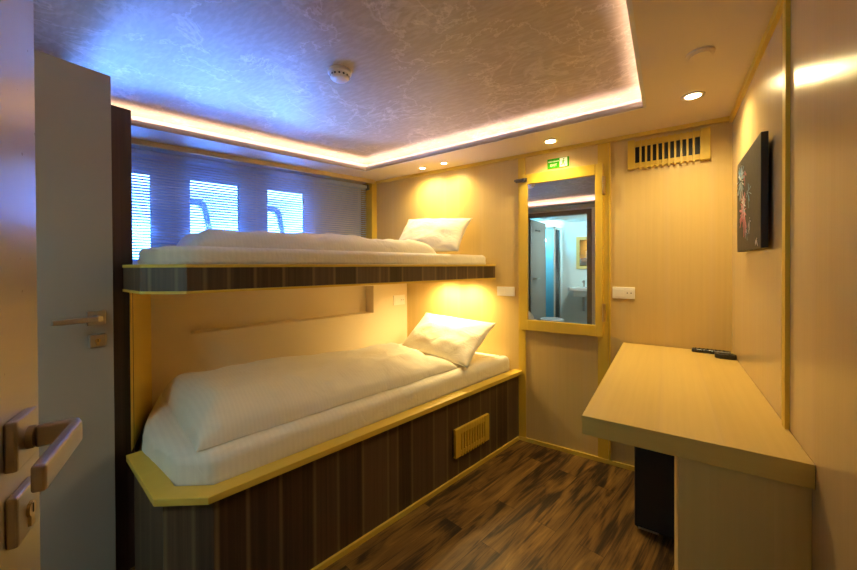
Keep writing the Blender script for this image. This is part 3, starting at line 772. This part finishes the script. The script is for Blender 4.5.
# ------------------------------------------------------------------ desk
DZT = .779
dk = thing('desk', 'pale wood built-in desk fixed along the right wall', 'desk', (.04, 1.85, 0))
bm = BM(); box(bm, (-.223, XR-.001), (1.197, YF-.012), (DZT-.059, DZT)); top = obj('desktop', bm, ['maple_top', 'maple_edge'], dk, bevel=.0015)
for p in top.data.polygons:
    if abs(p.normal.y) > .7: p.material_index = 1
bm = BM(); box(bm, (.026, XR-.001), (1.222, 1.242), (0, DZT-.060)); obj('front_panel', bm, 'maple_side', dk)
bm = BM(); box(bm, (.026, .046), (1.243, 1.80), (0, DZT-.060)); obj('side_panel', bm, 'maple_side', dk)

# black mini fridge under the desk
fr_ = thing('mini_fridge', 'black mini fridge standing on the floor under the desk', 'fridge', (.03, 2.12, 0))
bm = BM(); box(bm, (-.128, .262), (1.965, 2.40), (.012, .60)); obj('body', bm, 'black_matte', fr_, bevel=.008)
bm = BM(); box(bm, (-.128, .262), (1.925, 1.962), (.020, .60)); dr = obj('fridge_door', bm, 'black_matte', fr_, bevel=.010, seg=3)
bm = BM(); box(bm, (-.112, -.03), (1.918, 1.9245), (.022, .028)); obj('metal_strip', bm, 'steel', dr, label='short bright metal strip')
for x_ in (-.09, .23):
    for y_ in (1.99, 2.37):
        bm = BM(); cyl(bm, (x_, y_, 0), VZ, .016, .0125, 14); obj('foot', bm, 'black_matte', fr_)

# black gadgets at the back corner of the desk
rc = thing('remote_control', 'flat black remote control lying against the far wall on the desk', 'remote control', (.20, 2.42, DZT))
bm = BM(); RO = Vector((.195, 2.42, DZT)); rx = Vector((math.cos(-.10), math.sin(-.10), 0)); ry = Vector((-rx.y, rx.x, 0))
frame_box(bm, RO, rx, ry, VZ, (-.082, .082), (-.022, .022), (.0008, .019)); obj('body', bm, 'black_plastic', rc, bevel=.005, seg=3)
for i in range(8):
    for j in range(3):
        bm = BM(); cyl(bm, RO+rx*(-.065+.017*i)+ry*(-.012+.012*j)+VZ*.019, VZ, .004, .0015, 10); obj('button', bm, 'black_matte', rc)
ch = thing('power_adapter', 'small rounded black plastic box in front of the remote control', 'adapter', (.245, 2.33, DZT))
bm = BM(); prism(bm, rrect(.202, .289, 2.300, 2.352, .022, 6), DZT+.0005, DZT+.024); obj('case', bm, 'black_plastic', ch, bevel=.004, seg=3)
bm = BM(); prism(bm, rrect(.216, .275, 2.312, 2.340, .012, 4), DZT+.024, DZT+.0255); obj('lid', bm, 'black_matte', ch)

# small metal door stop at the foot of the bunk
ds = thing('door_stop', 'tiny chrome door stop at the foot of the dark bunk base', 'door stop', (-1.73, .445, 0))
bm = BM(); cyl(bm, (-1.73, .445, 0), VZ, .012, .006, 16); cyl(bm, (-1.73, .445, .006), VZ, .006, .03, 14); obj('post', bm, 'steel', ds)
bm = BM(); lathe(bm, (-1.73, .445, .036), VZ, [(.011, 0), (.012, .006), (.009, .012), (0, .013)], 16); obj('cap', bm, 'steel', ds, smooth=True)

# ------------------------------------------------------------------ bathroom seen in the mirror
bm = BM()
box(bm, (-2.2, -2.14), (-1.55, YB-.06), (0, 2.1)); box(bm, (-.66, -.6), (-1.55, YB-.06), (0, 2.1)); box(bm, (-2.14, -.66), (-1.55, -1.49), (0, 2.1))
struct('wall_bathroom', bm, 'tile_white')
bm = BM(); box(bm, (-2.2, -.6), (-1.55, YB-.06), (2.0, 2.06)); struct('ceiling', bm, 'white_paint')
bd = thing('bathroom_door', 'grey bathroom door leaf seen at the left in the mirror', 'door', (-1.70, -.32, 0))
bm = BM(); prism(bm, [(-1.725, -.33), (-1.695, -.33), (-1.655, -.98), (-1.685, -.98)], .01, 1.95); obj('leaf', bm, 'door_grey', bd)
bm = BM(); cyl(bm, (-1.688, -.45, 1.06), VX, .02, .012, 20); cyl(bm, (-1.68, -.45, 1.06), VX, .008, .05, 12); box(bm, (-1.642, -1.628), (-.58, -.44), (1.05, 1.07)); obj('lever_handle', bm, 'steel', bd)
for y_ in (-.52, -.66):
    bm = BM(); cyl(bm, (-1.69, y_, 1.80), VX, .012, .045, 14); obj('coat_hook', bm, 'steel', bd)
sh = thing('shower_cabin', 'pale blue glass shower cabin seen in the mirror', 'shower', (-1.84, -1.3, 0))
bm = BM()
for x_, y_ in ((-1.555, -1.10), (-2.12, -1.10), (-1.555, -1.47)): box(bm, (x_, x_+.022), (y_, y_+.022), (0, 1.9))
box(bm, (-2.12, -1.533), (-1.10, -1.078), (1.87, 1.90)); box(bm, (-1.555, -1.533), (-1.47, -1.08), (1.87, 1.90)); obj('profile_frame', bm, 'white_plastic', sh)
bm = BM(); box(bm, (-2.098, -1.555), (-1.092, -1.086), (.05, 1.87)); box(bm, (-1.548, -1.542), (-1.448, -1.10), (.05, 1.87)); obj('glass_panel', bm, 'shower_glass', sh)
bm = BM(); box(bm, (-2.12, -1.56), (-1.47, -1.11), (.001, .05)); obj('tray', bm, 'porcelain', sh)
sk = thing('washbasin', 'white washbasin on the bathroom wall seen in the mirror', 'washbasin', (-1.15, -1.40, .80))
bm = BM(); prism(bm, rrect(-1.36, -.95, -1.485, -1.16, .06, 6), .84, .90); prism(bm, rrect(-1.30, -1.01, -1.485, -1.24, .06, 6), .74, .84); obj('basin', bm, 'porcelain', sk, bevel=.01)
bm = BM(); cyl(bm, (-1.15, -1.42, .90), VZ, .016, .11, 16); sweep(bm, [(-1.15, -1.42, 1.0), (-1.15, -1.30, .985)], .022, .016, VZ); obj('tap', bm, 'steel', sk)
bm = BM(); cyl(bm, (-1.15, -1.40, .50), VZ, .02, .24, 16); obj('waste_pipe', bm, 'steel', sk)
wm = thing('bathroom_mirror', 'wood framed mirror over the washbasin, seen in the big mirror', 'mirror', (-1.10, -1.49, 1.20))
bm = BM(); holed(bm, [(-1.28, 1.20), (-.92, 1.20), (-.92, 1.74), (-1.28, 1.74)], [[(-1.23, 1.25), (-.97, 1.25), (-.97, 1.69), (-1.23, 1.69)]], Vector((0, -1.489, 0)), VX, VZ, VY, .02); obj('frame', bm, 'maple_side', wm)
bm = BM(); box(bm, (-1.232, -.968), (-1.488, -1.482), (1.248, 1.692)); obj('mirror_glass', bm, 'mirror', wm)
to = thing('toilet', 'white toilet seen at the lower left edge of the mirror', 'toilet', (-1.47, -.62, 0))
bm = BM(); lathe(bm, (-1.47, -.62, 0), VZ, [(.10, .0), (.09, .15), (.13, .30), (.17, .40), (.17, .42)], 32); obj('bowl', bm, 'porcelain', to, smooth=True)
bm = BM(); lathe(bm, (-1.47, -.62, .42), VZ, [(.175, 0), (.175, .02), (.15, .03), (0, .032)], 32); obj('lid', bm, 'porcelain', to)
